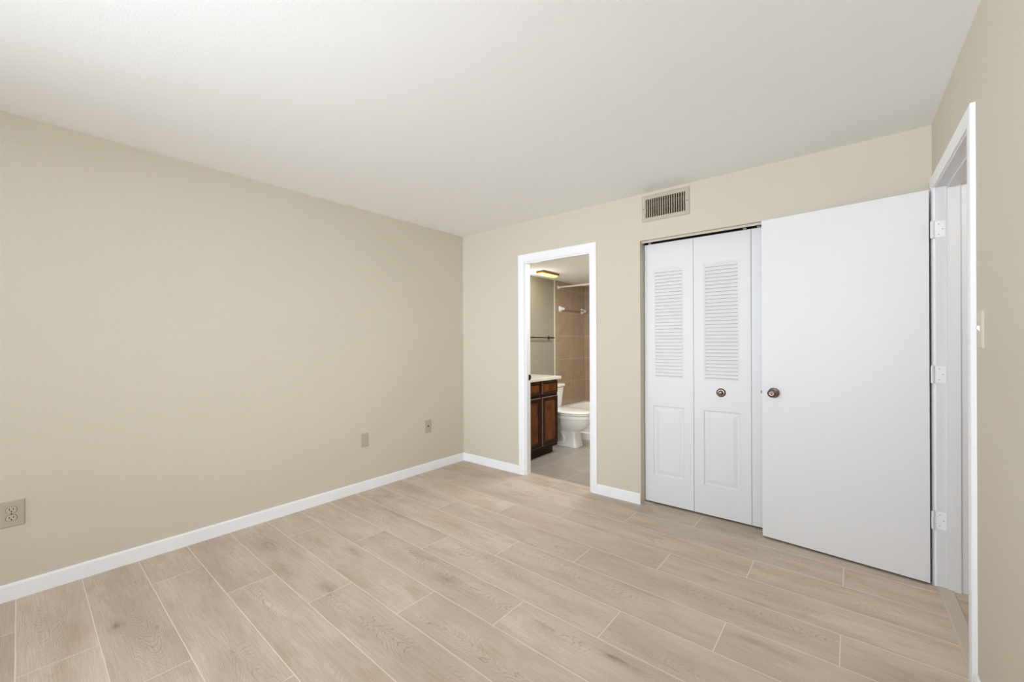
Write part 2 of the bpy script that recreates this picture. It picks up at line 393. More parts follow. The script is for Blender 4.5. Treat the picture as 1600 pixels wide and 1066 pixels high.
# baseboards (profiled: small rounded top)
def base_profile(t, h): return [(0, 0), (t, 0), (t, h - .010), (t - .003, h - .003), (t - .008, h), (0, h)]
BT, BH = 0.012, 0.084
def baseboard(name, axis, face, sign, a, b, label):
    bm = B(); prof = [(face + sign * d, z) for d, z in base_profile(BT, BH)]
    prism(bm, prof, axis, a, b)
    return struct(obj(name, bm, M['trim']), label, 'baseboard')
baseboard('baseboard_left', 1, 0.0, 1, REAR_Y, 0.0, 'long white baseboard along the plain left wall')
baseboard('baseboard_back', 0, 0.0, -1, BT, 0.776, 'short white baseboard between the room corner and the bathroom doorway')
baseboard('baseboard_middle', 0, 0.0, -1, 1.615, CX0 - 0.002, 'short white baseboard between the bathroom doorway and the closet')
baseboard('baseboard_right', 1, W, -1, REAR_Y, -0.964, 'white baseboard end at the bottom right below the light switch')
baseboard('baseboard_rear', 0, REAR_Y, 1, 0.02, 0.5, 'white baseboard on the rear wall behind the viewpoint')

# bathroom doorway: casing and jamb
tr1 = thing('trim_1', (1.2, 0.0, 0.0), 'white casing and jamb around the open bathroom doorway', 'door frame', None, 'structure')
def casing(bm, axis, face, sign, u0, u1, uo0, uo1, zi, zo, t=0.013, z0=0.0):
    """three mitred boards: inner edges u0,u1 / outer uo0,uo1"""
    def P(u, d, z): return (face + sign * d, u, z) if axis == 0 else (u, face + sign * d, z)
    prof = [(0.0, 0.0), (0.0, t * .55), (0.12, t * .72), (0.2, t * .9), (0.55, t), (0.93, t), (1.0, t * .88), (1.0, 0.0)]
    path = []
    for k, d in prof:
        path.append([P(u0 + (uo0 - u0) * k, d, z0), P(u0 + (uo0 - u0) * k, d, zi + (zo - zi) * k), P(u1 + (uo1 - u1) * k, d, zi + (zo - zi) * k), P(u1 + (uo1 - u1) * k, d, z0)])
    vr = [[bm.verts.new(q) for q in r] for r in path]
    n = len(vr)
    for i in range(n):
        a, b = vr[i], vr[(i + 1) % n]
        for j in range(3): bm.faces.new((a[j], a[j + 1], b[j + 1], b[j]))
    bm.faces.new([r[0] for r in vr]); bm.faces.new([r[3] for r in reversed(vr)])
bm = B(); casing(bm, 1, 0.0, -1, BX0 - .006, BX1 + .006, 0.777, 1.614, BZ + .006, 2.127); obj('casing', bm, M['trim'], tr1)
bm = B(); casing(bm, 1, WT, 1, BX0 - .006, BX1 + .006, 0.790, 1.610, BZ + .006, 2.115); obj('casing', bm, M['trim'], tr1)
bm = B()
box(bm, BX0 - .018, BX0, 0.0, WT, 0, BZ + .018); box(bm, BX1, BX1 + .018, 0.0, WT, 0, BZ + .018); box(bm, BX0, BX1, 0.0, WT, BZ, BZ + .018)
# door stops
box(bm, BX0, BX0 + .010, 0.012, 0.044, 0, BZ); box(bm, BX1 - .010, BX1, 0.012, 0.044, 0, BZ); box(bm, BX0 + .010, BX1 - .010, 0.012, 0.044, BZ - .010, BZ)
obj('jamb', bm, M['trim'], tr1)
bm = B(); box(bm, BX0, BX0 + .002, 0.060, WT - .001, 0.911, 0.966); box(bm, BX0 + .0005, BX0 + .0035, WT - .004, WT + .008, .922, .955)
o = obj('strike_plate', bm, M['bronze_dark'], tr1); o['label'] = 'dark bronze strike plate'

# entry doorway: casing, jamb with stops
tr2 = thing('trim_2', (W, -0.5, 0.0), 'white casing and jamb of the entry doorway in the right wall', 'door frame', None, 'structure')
bm = B(); casing(bm, 0, W, -1, EY0 - .005, EY1 + .005, -0.960, -0.036, EZ + .004, 2.132, 0.015); obj('casing', bm, M['trim'], tr2)
bm = B(); casing(bm, 0, W + RT, 1, EY0 - .005, EY1 + .005, -0.955, -0.040, EZ + .004, 2.127, 0.013); obj('casing', bm, M['trim'], tr2)
bm = B()
box(bm, W, W + RT, EY0 - .018, EY0, 0, EZ + .018); box(bm, W, W + RT, EY1, EY1 + .018, 0, EZ + .018); box(bm, W, W + RT, EY0, EY1, EZ, EZ + .018)
sx0, sx1 = W + .040, W + .087
box(bm, sx0, sx1, EY0, EY0 + .012, 0, EZ); box(bm, sx0, sx1, EY1 - .012, EY1, 0, EZ); box(bm, sx0, sx1, EY0 + .012, EY1 - .012, EZ - .012, EZ)
obj('jamb', bm, M['door'], tr2, bevel=0.0015)

# threshold strip
bm = B(); prism(bm, [(W + .002, 0), (W + .002, .002), (W + .008, .006), (W + .056, .006), (W + .062, .002), (W + .062, 0)], 1, EY0, EY1)
# (profile lies in x,z)
tag(obj('threshold', bm, M['threshold']), 'grey-brown transition strip on the floor of the entry doorway', 'threshold')

# hallway beyond the entry door
bm = B(); box(bm, W, W + 1.3, -2.2, 0.9, -0.08, 0.0)
struct(obj('floor_hall', bm, M['floor']), 'plank floor of the hallway beyond the entry doorway', 'floor')
bm = B(); box(bm, W + RT, W + 1.3, -2.2, 0.9, ROOM_H, ROOM_H + .08)
struct(obj('ceiling_hall', bm, M['ceiling']), 'hallway ceiling beyond the entry doorway', 'ceiling')
bm = B(); box(bm, W + 1.2, W + 1.3, -2.2, 0.9, 0, ROOM_H); box(bm, W + RT, W + 1.2, 0.8, 0.9, 0, ROOM_H); box(bm, W + RT, W + 1.2, -2.2, -2.1, 0, ROOM_H); box(bm, W + RT - .09, W + RT, WT, 0.8, 0, ROOM_H)
struct(obj('wall_hall', bm, M['wall']), 'beige hallway walls beyond the entry doorway', 'wall')

# closet interior
bm = B(); box(bm, 1.93, 3.66, 0.72, 0.80, 0, ROOM_H); box(bm, 1.90, 1.97, WT, 0.72, 0, ROOM_H); box(bm, 3.53, 3.60, WT, 0.72, 0, ROOM_H); box(bm, 1.97, 3.53, WT, .72, 2.36, 2.42)
struct(obj('wall_closet', bm, M['wall']), 'closet interior walls behind the bifold doors', 'wall')
bm = B(); box(bm, 1.93, 3.61, 0.098, 0.80, -0.08, 0.0)
struct(obj('floor_closet', bm, M['floor']), 'closet floor behind the bifold doors', 'floor')

# bathroom shell
XL, XR, BY1, BC = 0.14, 1.672, 2.42, 2.137
bm = B(); box(bm, XL - .1, XR + .1, 0.098, BY1 + .1, -0.08, 0.0)
struct(obj('floor_bathroom', bm, M['bathfloor']), 'greige square tile floor seen through the bathroom doorway', 'floor')
bm = B(); box(bm, XL - .1, XR + .1, WT, BY1 + .1, BC, BC + .08)
struct(obj('ceiling_bathroom', bm, M['ceiling']), 'lowered white bathroom ceiling with a light fixture', 'ceiling')
bm = B(); box(bm, XL - .1, XL, WT, BY1, 0, BC)
struct(obj('wall_bathroom_left', bm, M['bathwall']), 'tan painted bathroom wall behind the vanity and toilet', 'wall')
bm = B(); box(bm, XR, XR + .1, WT, BY1, 0, BC)
struct(obj('wall_bathroom_right', bm, M['bathwall']), 'bathroom wall on the right, hidden by the door casing', 'wall')
bm = B(); box(bm, XL - .1, XR + .1, BY1, BY1 + .1, 0, BC)
struct(obj('wall_bathroom_back', bm, M['tile_back']), 'brown tiled wall at the far end of the bathtub', 'wall')
bm = B(); box(bm, XL, XL + .010, 1.69, BY1, 0.36, BC)
struct(obj('wall_shower_tile', bm, M['tile_left']), 'brown tiled shower wall behind the ceramic towel bar', 'wall')
bm = B(); box(bm, XL, XL + .012, 1.602, 1.69, 0.0, BC)
struct(obj('trim_3', bm, M['tile_trim'], bevel=.002), 'narrow brown tile border at the edge of the shower wall', 'trim')
bm = B(); box(bm, XL, XL + .014, 1.586, 1.601, 0.0, BC)
struct(obj('trim_4', bm, M['rod'], bevel=.002), 'thin cream edge strip between painted wall and shower tile', 'trim')

# ------------------------------------------------------------------ raised panels / louvres used by doors and vanity
def nested(bm, P, u0, u1, z0, z1, loops):
    """concentric rectangles: (inset, depth); last one is capped"""
    prev = None
    for ins, d in loops:
        r = [bm.verts.new(P(u, d, z)) for u, z in ((u0 + ins, z0 + ins), (u1 - ins, z0 + ins), (u1 - ins, z1 - ins), (u0 + ins, z1 - ins))]
        if prev:
            for i in range(4):
                j = (i + 1) % 4; bm.faces.new((prev[i], prev[j], r[j], r[i]))
        prev = r
    return prev

def panel_slab(bm, P, u0, u1, z0, z1, thick, holes):
    """front (d=0) with rectangular openings that the caller fills; sides and back closed"""
    U_ = sorted({u0, u1, *[h[0] for h in holes], *[h[1] for h in holes]}); Z_ = sorted({z0, z1, *[h[2] for h in holes], *[h[3] for h in holes]})
    for i in range(len(U_) - 1):
        for j in range(len(Z_) - 1):
            u = (U_[i] + U_[i + 1]) / 2; z = (Z_[j] + Z_[j + 1]) / 2
            if any(h[0] < u < h[1] and h[2] < z < h[3] for h in holes): continue
            bm.faces.new([bm.verts.new(P(*q)) for q in ((U_[i], 0, Z_[j]), (U_[i + 1], 0, Z_[j]), (U_[i + 1], 0, Z_[j + 1]), (U_[i], 0, Z_[j + 1]))])
    for (ua, za, ub, zb) in ((u0, z0, u1, z0), (u1, z0, u1, z1), (u1, z1, u0, z1), (u0, z1, u0, z0)):
        bm.faces.new([bm.verts.new(P(*q)) for q in ((ua, 0, za), (ub, 0, zb), (ub, thick, zb), (ua, thick, za))])
    bm.faces.new([bm.verts.new(P(*q)) for q in ((u0, thick, z0), (u0, thick, z1), (u1, thick, z1), (u1, thick, z0))])

# ------------------------------------------------------------------ closet bifold doors
FY = 0.083
def bifold_leaf(parent, u0, u1):
    z0, z1 = 0.014, 2.054
    P = lambda u, d, z: (u, FY + d, z)
    bm = B(); m_ = 0.068
    lv = (u0 + m_, u1 - m_, 0.997, 1.862); pn = (u0 + m_, u1 - m_, 0.226, 0.777)
    e = 0.0025
    panel_slab(bm, P, u0, u1, z0, z1, 0.032, [lv, pn])
    # raised lower panel
    cap = nested(bm, P, *pn, [(0, 0), (0.006, 0.0065), (0.014, 0.0075), (0.020, 0.007), (0.043, 0.0012), (0.047, 0.0008)])
    bm.faces.new(cap)
    # louvre field
    lu0, lu1, lz0, lz1 = lv
    ins = 0.015; d0 = 0.0045
    nested(bm, P, *lv, [(0, 0), (0.004, 0.001), (ins, d0)])
    a0, a1, b0, b1 = lu0 + ins, lu1 - ins, lz0 + ins, lz1 - ins
    n = 32; pitch = (b1 - b0) / n
    rows = [(b0, d0)]
    for i in range(n):
        zb = b0 + i * pitch
        rows += [(zb + 0.0022, 0.0125), (zb + 0.0045, 0.0025 if False else 0.0020), (zb + pitch - .0012, 0.0062), (zb + pitch, d0 + .006)]
    rows[-1] = (b1, d0)
    def q(a, b): bm.faces.new([bm.verts.new(P(u, d, z)) for u, (z, d) in ((a0, a), (a1, a), (a1, b), (a0, b))])
    for a, b in zip(rows, rows[1:]): q(a, b)
    # end cheeks of the louvre field so it is closed
    for uu in (a0, a1):
        for a, b in zip(rows, rows[1:]):
            bm.faces.new([bm.verts.new(P(uu, d, z)) for d, z in ((a[1], a[0]), (b[1], b[0]), (0.015, b[0]), (0.015, a[0]))])
    return obj('panel', bm, M['door'], parent)

def bifold_pull(parent, u, z):
    bm = B()
    lathe(bm, [(0, .031), (.003, .031), (.006, .029), (.008, .024), (.009, .021), (.0085, .018), (.0095, .0155), (.016, .012), (.022, .0125), (.027, .0135), (.0300, .0125), (.0315, .009), (.032, .0)], (u, FY, z), (0, -1, 0), 40)
    o = obj('knob', bm, M['bronze'], parent, smooth=True); o['label'] = 'round bronze knob'; return o

LW = 0.3745
x = CX0 + 0.003
d2 = thing('door_2', (x + LW, FY, 0.0), 'white bifold closet door with louvered upper panels and a round bronze knob', 'closet door', None, 'structure')
bifold_leaf(d2, 1.9960, 2.3655); bifold_leaf(d2, 2.3682, 2.7425)
bifold_pull(d2, 2.553, 0.913)
d3 = thing('door_3', (3.12, FY, 0.0), 'second white bifold closet door mostly hidden behind the open flush door', 'closet door', None, 'structure')
bifold_leaf(d3, 2.7452, 3.1220); bifold_leaf(d3, 3.1255, 3.5000)
bifold_pull(d3, 2.945, 0.913)
# head track and floor bracket
tk = thing('closet_track', (2.75, 0.06, 2.06), 'beige painted track under the closet header above the bifold doors', 'door track')
bm = B(); box(bm, CX0, CX1, 0.030, 0.034, 2.060, CZ); obj('fascia', bm, M['wall'], tk)
bm = B(); box(bm, CX0, CX1, 0.034, 0.122, CZ - .003, CZ); box(bm, CX0, CX1, 0.118, 0.122, 2.052, CZ - .003); obj('channel', bm, M['dark'], tk)  # dark colour stands in for the shade in the gap above the doors
for px_ in (2.035, 2.705, 2.79):
    bm = B(); rod(bm, (px_, 0.098, 2.048), (px_, 0.098, 2.072), 0.0055); box(bm, px_ - .011, px_ + .011, .088, .108, 2.062, 2.068)
    o = obj('pivot_pin', bm, M['plate_light'], tk); o['label'] = 'pale pivot pin'
bk_ = thing('floor_bracket', (2.02, 0.075, 0.0), 'small pale pivot bracket on the floor at the left foot of the closet doors', 'bracket')
bm = B(); box(bm, 1.995, 2.062, 0.058, 0.118, 0.0, 0.0035); box(bm, 1.9925, 1.9955, 0.062, 0.112, 0.0, 0.012)
obj('bracket_plate', bm, M['plate_light'], bk_)
bm = B(); rod(bm, (2.03, 0.10, 0.0035), (2.03, 0.10, 0.016), 0.005); obj('pivot_pin', bm, M['bronze_dark'], bk_)

# ------------------------------------------------------------------ entry door leaf (open, lying against the closet wall)
A = Vector((3.5865, -0.1130, 0)); Bv = Vector((2.8225, -0.0385, 0))
dx = (Bv - A).normalized(); nrm = Vector((dx.y, -dx.x, 0))      # nrm faces into the room or the wall
if nrm.y > 0: nrm = -nrm
LEN_ = (Bv - A).length; ZD0, ZD1 = 0.012, 2.066
d1 = thing('door_1', (A.x, A.y, 0), 'plain white flush door standing open against the closet wall, round metal knob', 'door', None, 'structure')
def D(s, d, z):  # s along leaf from hinge, d out of the room face
    v_ = A + dx * s + nrm * d; return Vector((v_.x, v_.y, z))
bm = B(); loft(bm, [[D(s, d, ZD0) for s, d in ((0, 0), (LEN_, 0), (LEN_, -.035), (0, -.035))], [D(s, d, ZD1) for s, d in ((0, 0), (LEN_, 0), (LEN_, -.035), (0, -.035))]])
obj('leaf', bm, M['door'], d1, bevel=0.0015)
KS = LEN_ - 0.0665; KZ = 0.949
def knob(side):
    o_ = D(KS, 0 if side > 0 else -.035, KZ); n_ = nrm * side
    bm = B(); lathe(bm, [(0, .0325), (.003, .0325), (.007, .030), (.009, .025), (.010, .014)], o_, n_, 40)
    rs = obj('rosette', bm, M['bronze'], d1, smooth=True); rs['label'] = 'round bronze rosette'
    bm = B(); lathe(bm, [(.009, .0125), (.020, .0115), (.026, .013), (.031, .019), (.036, .0240), (.043, .0265), (.050, .0262), (.056, .0235), (.0595, .0195), (.0605, .0150), (.0590, .0135), (.0585, .0)], o_, n_, 40)
    kb = obj('knob', bm, M['bronze'], d1, smooth=True); kb['label'] = 'round bronze knob'
    bm = B(); lathe(bm, [(.0585, .0075), (.0600, .0075), (.0603, .006), (.0603, 0)], o_, n_, 24)
    obj('key_cylinder', bm, M['bronze_dark'], kb, smooth=True).location = -(Vector(kb.location) + Vector(d1.location)) * 0
    return kb
for s_ in (1, -1): knob(s_)
for ch in list(d1.children):
    for g_ in ch.children:
        g_.location = (0, 0, 0)
        g_.matrix_parent_inverse = Matrix.Identity(4)
bm = B()
c0 = D(LEN_, -.006, KZ)
loft(bm, [[D(LEN_ + .0008, d, z) for d, z in ((-.006, KZ - .028), (-.029, KZ - .028), (-.029, KZ + .028), (-.006, KZ + .028))], [D(LEN_ - .001, d, z) for d, z in ((-.006, KZ - .028), (-.029, KZ - .028), (-.029, KZ + .028), (-.006, KZ + .028))]])
loft(bm, [[D(LEN_ - .001, d, z) for d, z in ((-.011, KZ - .009), (-.024, KZ - .009), (-.024, KZ + .009), (-.011, KZ + .009))], [D(LEN_ + .009, d, z) for d, z in ((-.011, KZ - .009), (-.013, KZ - .009), (-.013, KZ + .009), (-.011, KZ + .009))]])
o = obj('latch', bm, M['bronze_dark'], d1); o['label'] = 'dark latch plate on the door edge'
for za, zb in ((1.812, 1.897), (1.060, 1.147), (0.303, 0.392)):
    px_, py_ = 3.5965, -0.1165
    bm = B(); n5 = 5
    for i in range(n5):
        h0 = za + (zb - za) * i / n5 + .0006; h1 = za + (zb - za) * (i + 1) / n5 - .0006
        rod(bm, (px_, py_, h0), (px_, py_, h1), 0.0062, 16)
    rod(bm, (px_, py_, za - .003), (px_, py_, zb + .003), 0.0042, 12)
    hg = obj('hinge', bm, M['door'], d1); hg['label'] = 'white painted hinge'
    bm = B(); box(bm, px_ + .003, W + .036, EY1 - .0025, EY1 - .0003, za, zb)
    hl = obj('hinge_leaf', bm, M['trim'], hg)
    bm = B()
    for (hx, hz) in ((W + .012, .18), (W + .026, .5), (W + .012, .82)):
        lathe(bm, [(0, .0028), (.0010, .0024), (.0012, 0)], (hx, EY1 - .0025, za + (zb - za) * hz), (0, -1, 0), 12)
    obj('screws', bm, M['plate'], hg)
    for ch in hg.children: ch.location = (0, 0, 0)

# ------------------------------------------------------------------ air vent above the closet
vt = thing('air_vent', (2.189, 0.0, 2.314), 'beige metal air vent grille high on the wall above the closet', 'air vent')
def P_(u, d, z): return (u, -d, z)
bm = B()
vx0, vx1, vz0, vz1, gx0, gx1, gz0, gz1 = 2.011, 2.367, 2.2135, 2.4185, 2.042, 2.3365, 2.2445, 2.3860
prev = None
for (a, b, c, d, dep) in ((vx0, vx1, vz0, vz1, 0.0), (vx0, vx1, vz0, vz1, .003), (vx0 + .006, vx1 - .006, vz0 + .006, vz1 - .006, .007), (gx0 - .002, gx1 + .002, gz0 - .002, gz1 + .002, .007), (gx0, gx1, gz0, gz1, .005), (gx0, gx1, gz0, gz1, -.03), (gx0 - .004, gx1 + .004, gz0 - .004, gz1 + .004, -.03), (gx0 - .004, gx1 + .004, gz0 - .004, gz1 + .004, 0.0)):
    r = [bm.verts.new(P_(u, dep, z)) for u, z in ((a, c), (b, c), (b, d), (a, d))]
    if prev:
        for i in range(4): bm.faces.new((prev[i], prev[(i + 1) % 4], r[(i + 1) % 4], r[i]))
    prev = r
obj('frame', bm, M['vent'], vt)
bm = B(); nb = 17
for i in range(nb):
    u = gx0 + (gx1 - gx0) * (i + 0.62) / (nb + .35)
    prism(bm, [(u - .0026, -.0035), (u + .0036, -.0035), (u + .0042, .016), (u + .0024, .016)], 2, gz0, gz1)
obj('blades', bm, M['vent_blade'], vt)
bm = B()
for i in range(6):
    z = gz0 + (gz1 - gz0) * (i + .5) / 6; box(bm, gx0, gx1, .019, .029, z - .0012, z + .0012)
obj('rear_blades', bm, M['dark'], vt)
bm = B(); box(bm, gx0 - .004, gx1 + .004, .032, .2, gz0 - .004, gz0); box(bm, gx0 - .004, gx1 + .004, .032, .2, gz1, gz1 + .004); box(bm, gx0 - .004, gx0, .032, .2, gz0, gz1); box(bm, gx1, gx1 + .004, .032, .2, gz0, gz1); box(bm, gx0 - .004, gx1 + .004, .2, .204, gz0 - .004, gz1 + .004)
obj('duct', bm, M['dark'], vt)
for u in (vx0 + .015, vx1 - .015):
    bm = B(); lathe(bm, [(.0065, .004), (.009, .0035), (.0095, 0)], (u, 0, (vz0 + vz1) / 2), (0, -1, 0), 14); obj('screw', bm, M['bronze_dark'], vt)
bm = B(); rod(bm, (gx1 - .012, .001, 2.312), (gx1 - .012, -.013, 2.318), .003); o = obj('lever', bm, M['plate_light'], vt)

# ------------------------------------------------------------------ wall plates on the left wall (x = 0) and right wall
def wall_plate(parent, P, u0, u1, z0, z1, mat, t=0.006):
    bm = B()
    cap = nested(bm, P, u0, u1, z0, z1, [(0, 0), (0, t * .45), (.0035, t)]); bm.faces.new(cap)
    return obj('plate', bm, mat, parent)
PL = lambda u, d, z: (d, u, z)
# duplex outlet
ot = thing('electrical_outlet', (0, -3.133, 0.43), 'beige duplex outlet with two sockets low at the left edge', 'outlet')
wall_plate(ot, PL, -3.174, -3.0925, 0.3655, 0.4945, M['plate'])
for zc in (0.4505, 0.4105):
    bm = B(); n = 28; cy = -3.1365
    prof = []
    for i in range(n):
        a = 2 * math.pi * i / n; ca, sa = math.cos(a), math.sin(a)
        prof.append((cy + .0176 * ca, zc + max(-.0135, min(.0135, .0180 * sa))))
    loft(bm, [[(d, cy + (y_ - cy) * f_, zc + (z_ - zc) * f_) for y_, z_ in prof] for d, f_ in ((.005, 1.0), (.0085, 1.0), (.0092, .93))])
    so = obj('socket', bm, M['socket'], ot)
    bm = B(); loft(bm, [[(d, cy + (y_ - cy) * 1.12, zc + (z_ - zc) * 1.10) for y_, z_ in prof] for d in (.0058, .0064)]); gp = obj('gap', bm, M['socket_gap'], so); gp.location = (0, 0, 0)
    bm = B()
    for dy, hh in ((-.0065, .0045), (.0065, .0036)): box(bm, .0085, .0095, cy + dy - .0016, cy + dy + .0016, zc + .0035 - hh, zc + .0035 + hh)
    lathe(bm, [(0, .0030), (.0008, .0030)], (.0087, cy, zc - .0075), (1, 0, 0), 12)
    sl = obj('slots', bm, M['slot'], so); sl.location = (0, 0, 0)
bm = B(); lathe(bm, [(.0055, .0032), (.0072, .0028), (.0076, 0)], (0, -3.1365, .4305), (1, 0, 0), 14); obj('screw', bm, M['bronze_dark'], ot)
# blank plate
bl = thing('blank_wall_plate', (0, -1.192, 0.438), 'blank beige cover plate on the left wall, nearer of the two small plates', 'wall plate')
wall_plate(bl, PL, -1.228, -1.156, 0.379, 0.496, M['plate'])
for z in (.452, .423):
    bm = B(); lathe(bm, [(.0055, .003), (.0068, .0026), (.0072, 0)], (0, -1.192, z + (.012 if z > .44 else -.012)), (1, 0, 0), 12); obj('screw', bm, M['plate'], bl)
# jack plate
jk = thing('cable_jack_plate', (0, -.493, .445), 'beige wall plate with a small cable jack, nearest the room corner', 'wall plate')
wall_plate(jk, PL, -.535, -.451, .381, .508, M['plate'])
bm = B(); lathe(bm, [(.005, .0075), (.008, .0075), (.0082, .0048), (.014, .0046), (.0142, .002), (.010, .0018), (.010, 0)], (0, -.493, .449), (1, 0, 0), 18)
o = obj('jack', bm, M['bronze_dark'], jk, smooth=True); o['label'] = 'small metal jack'
for z in (.478, .412):
    bm = B(); lathe(bm, [(.0055, .003), (.0068, .0026), (.0072, 0)], (0, -.493, z), (1, 0, 0), 12); obj('screw', bm, M['plate'], jk)
# light switch on the right wall
PR = lambda u, d, z: (W - d, u, z)
sw = thing('light_switch', (W, -1.035, 1.313), 'almond toggle light switch on the right wall beside the entry doorway', 'light switch')
wall_plate(sw, PR, -1.069, -1.001, 1.250, 1.378, M['plate_light'])
bm = B(); loft(bm, [[(W - .004, -1.0405, 1.304), (W - .004, -1.0305, 1.304), (W - .004, -1.0305, 1.328), (W - .004, -1.0405, 1.328)], [(W - .014, -1.0385, 1.320), (W - .014, -1.0325, 1.320), (W - .013, -1.0325, 1.329), (W - .013, -1.0385, 1.329)]])
obj('toggle', bm, M['ceramic'], sw, bevel=.001)
for z in (1.344, 1.284):
    bm = B(); lathe(bm, [(.0055, .003), (.0068, .0026), (.0072, 0)], (W, -1.035, z), (-1, 0, 0), 12); obj('screw', bm, M['plate_light'], sw)

# ------------------------------------------------------------------ bathroom: vanity
VF = 0.617; VY0, VY1 = 0.235, 0.925; VZ0, VZ1 = 0.085, 0.854
va = thing('vanity_cabinet', (0.4, 0.58, 0.0), 'dark cherry wood vanity cabinet under the pale counter in the bathroom', 'cabinet')
bm = B(); box(bm, XL + .002, VF, VY0, VY1, VZ0, VZ1); obj('carcass', bm, M['cherry_dark'], va, bevel=.002)
bm = B(); box(bm, XL + .002, 0.573, VY0 + .002, VY1 - .040, 0.0, VZ0); obj('toe_kick', bm, M['cherry_dark'], va)
PV = lambda u, d, z: (0.636 - d, u, z)
def van_panel(name, u0, u1, z0, z1, fr):
    bm = B(); h = (u0 + fr, u1 - fr, z0 + fr, z1 - fr)
    panel_slab(bm, PV, u0 + .004, u1 - .004, z0 + .004, z1 - .004, 0.019, [h])
    cap = nested(bm, PV, *h, [(0, 0), (.004, .006), (.008, .009)]); bm.faces.new(cap)
    d_ = obj(name, bm, M['cherry_dark'], va)
    bm = B()
    cap = nested(bm, PV, h[0] + .006, h[1] - .006, h[2] + .006, h[3] - .006, [(0, .010), (0, .0085), (.016, .003), (.019, .0025)]); bm.faces.new(cap)
    p_ = obj('raised_panel', bm, M['cherry'], d_); p_['label'] = 'lighter brown raised panel'
    bm = B()  # pale bevel strip: worn edge plus painted highlight
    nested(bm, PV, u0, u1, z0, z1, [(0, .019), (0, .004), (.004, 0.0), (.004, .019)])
    b_ = obj('highlight_bead', bm, M['bead'], d_); b_['label'] = 'worn edge with a painted pale highlight'
    for q in (p_, b_): q.location = (0, 0, 0)
    return d_
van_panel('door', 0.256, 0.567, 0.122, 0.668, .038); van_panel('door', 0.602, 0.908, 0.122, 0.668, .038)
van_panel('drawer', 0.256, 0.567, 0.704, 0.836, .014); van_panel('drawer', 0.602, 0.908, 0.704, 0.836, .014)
ct = thing('vanity_countertop', (0.4, 0.55, VZ1), 'cream cultured marble counter on the cherry vanity', 'countertop')
bm = B(); box(bm, XL + .002, 0.657, WT + .016, 0.957, VZ1, 0.889); obj('slab', bm, M['counter'], ct, bevel=.006, segs=3)
bm = B(); box(bm, XL + .002, XL + .020, WT + .016, 0.940, 0.889, .965); obj('backsplash', bm, M['counter'], ct, bevel=.004)

# ------------------------------------------------------------------ toilet
TC = 1.282
tl = thing('toilet', (0.55, TC, 0.0), 'cream two-piece toilet between the vanity and the bathtub', 'toilet')
def sup(cx, cy, z, a, b, e, n=40, egg=0.0):
    pts = []
    for i in range(n):
        t_ = 2 * math.pi * i / n; c_, s_ = math.cos(t_), math.sin(t_)
        xx = math.copysign(abs(c_) ** (2 / e), c_); yy = math.copysign(abs(s_) ** (2 / e), s_)
        pts.append((cx + a * xx, cy + b * yy * (1 - egg * xx), z))
    return pts
bm = B()
rings = [sup(.485, TC, 0.0, .228, .098, 10), sup(.484, TC, .012, .228, .098, 10), sup(.480, TC, .05, .220, .092, 10), sup(.477, TC, .13, .212, .086, 9), sup(.477, TC, .180, .210, .085, 8),
         sup(.500, TC, .190, .205, .090, 3.2), sup(.535, TC, .205, .215, .112, 2.3, egg=.03), sup(.560, TC, .235, .240, .142, 2.1, egg=.06), sup(.575, TC, .275, .258, .165, 2.1, egg=.08), sup(.582, TC, .320, .266, .178, 2.1, egg=.1), sup(.583, TC, .352, .267, .181, 2.1, egg=.1), sup(.583, TC, .357, .275, .188, 2.2, egg=.1), sup(.583, TC, .388, .277, .189, 2.2, egg=.1), sup(.583, TC, .394, .268, .180, 2.2, egg=.1)]
loft(bm, rings); obj('bowl', bm, M['porcelain'], tl, smooth=True)
bm = B(); box(bm, XL + .03, .40, TC - .11, TC + .11, 0.30, 0.392); obj('tank_shelf', bm, M['porcelain'], tl, bevel=.02, segs=4, smooth=True)
for sgn_ in (-1, 1):  # trapway bulge on each side of the pedestal
    bm = B()
    pts = [(.33, .02), (.35, .10), (.40, .18), (.48, .175), (.535, .11), (.53, .045), (.46, .03)]
    rg = []
    for k, (xa, za) in enumerate(pts):
        xb, zb = pts[min(k + 1, 6)]; xc, zc = pts[max(k - 1, 0)]
        tx, tz = xb - xc, zb - zc; l_ = math.hypot(tx, tz); nx, nz = -tz / l_, tx / l_
        rg.append([(xa + nx * .03 * math.cos(q), TC + sgn_ * .072 + .03 * math.sin(q), za + nz * .03 * math.cos(q)) for q in [2 * math.pi * i / 14 for i in range(14)]])
    loft(bm, rg); obj('trapway', bm, M['porcelain'], tl, smooth=True)
bm = B()
loft(bm, [sup(.585, TC, .3945, .250, .166, 2.2, egg=.1), sup(.585, TC, .400, .278, .190, 2.2, egg=.1), sup(.585, TC, .410, .280, .191, 2.2, egg=.1), sup(.585, TC, .414, .272, .184, 2.2, egg=.1)]); obj('seat', bm, M['porcelain'], tl, smooth=True)
bm = B()
loft(bm, [sup(.582, TC, .4145, .258, .170, 2.2, egg=.1), sup(.582, TC, .4215, .279, .190, 2.2, egg=.1), sup(.582, TC, .430, .279, .190, 2.2, egg=.1), sup(.580, TC, .437, .268, .180, 2.2, egg=.1), sup(.575, TC, .442, .22, .14, 2.2, egg=.1), sup(.57, TC, .444, .12, .08, 2.2)]); obj('lid', bm, M['porcelain'], tl, smooth=True)
bm = B()
def rr(x0, x1, y0, y1, z): return [(x0, y0, z), (x1, y0, z), (x1, y1, z), (x0, y1, z)]
loft(bm, [rr(XL + .015, .318, TC - .195, TC + .195, .392), rr(XL + .012, .325, TC - .205, TC + .205, .45), rr(XL + .010, .345, TC - .230, TC + .230, .700)])
obj('tank', bm, M['porcelain'], tl, bevel=.015, segs=4, smooth=True)
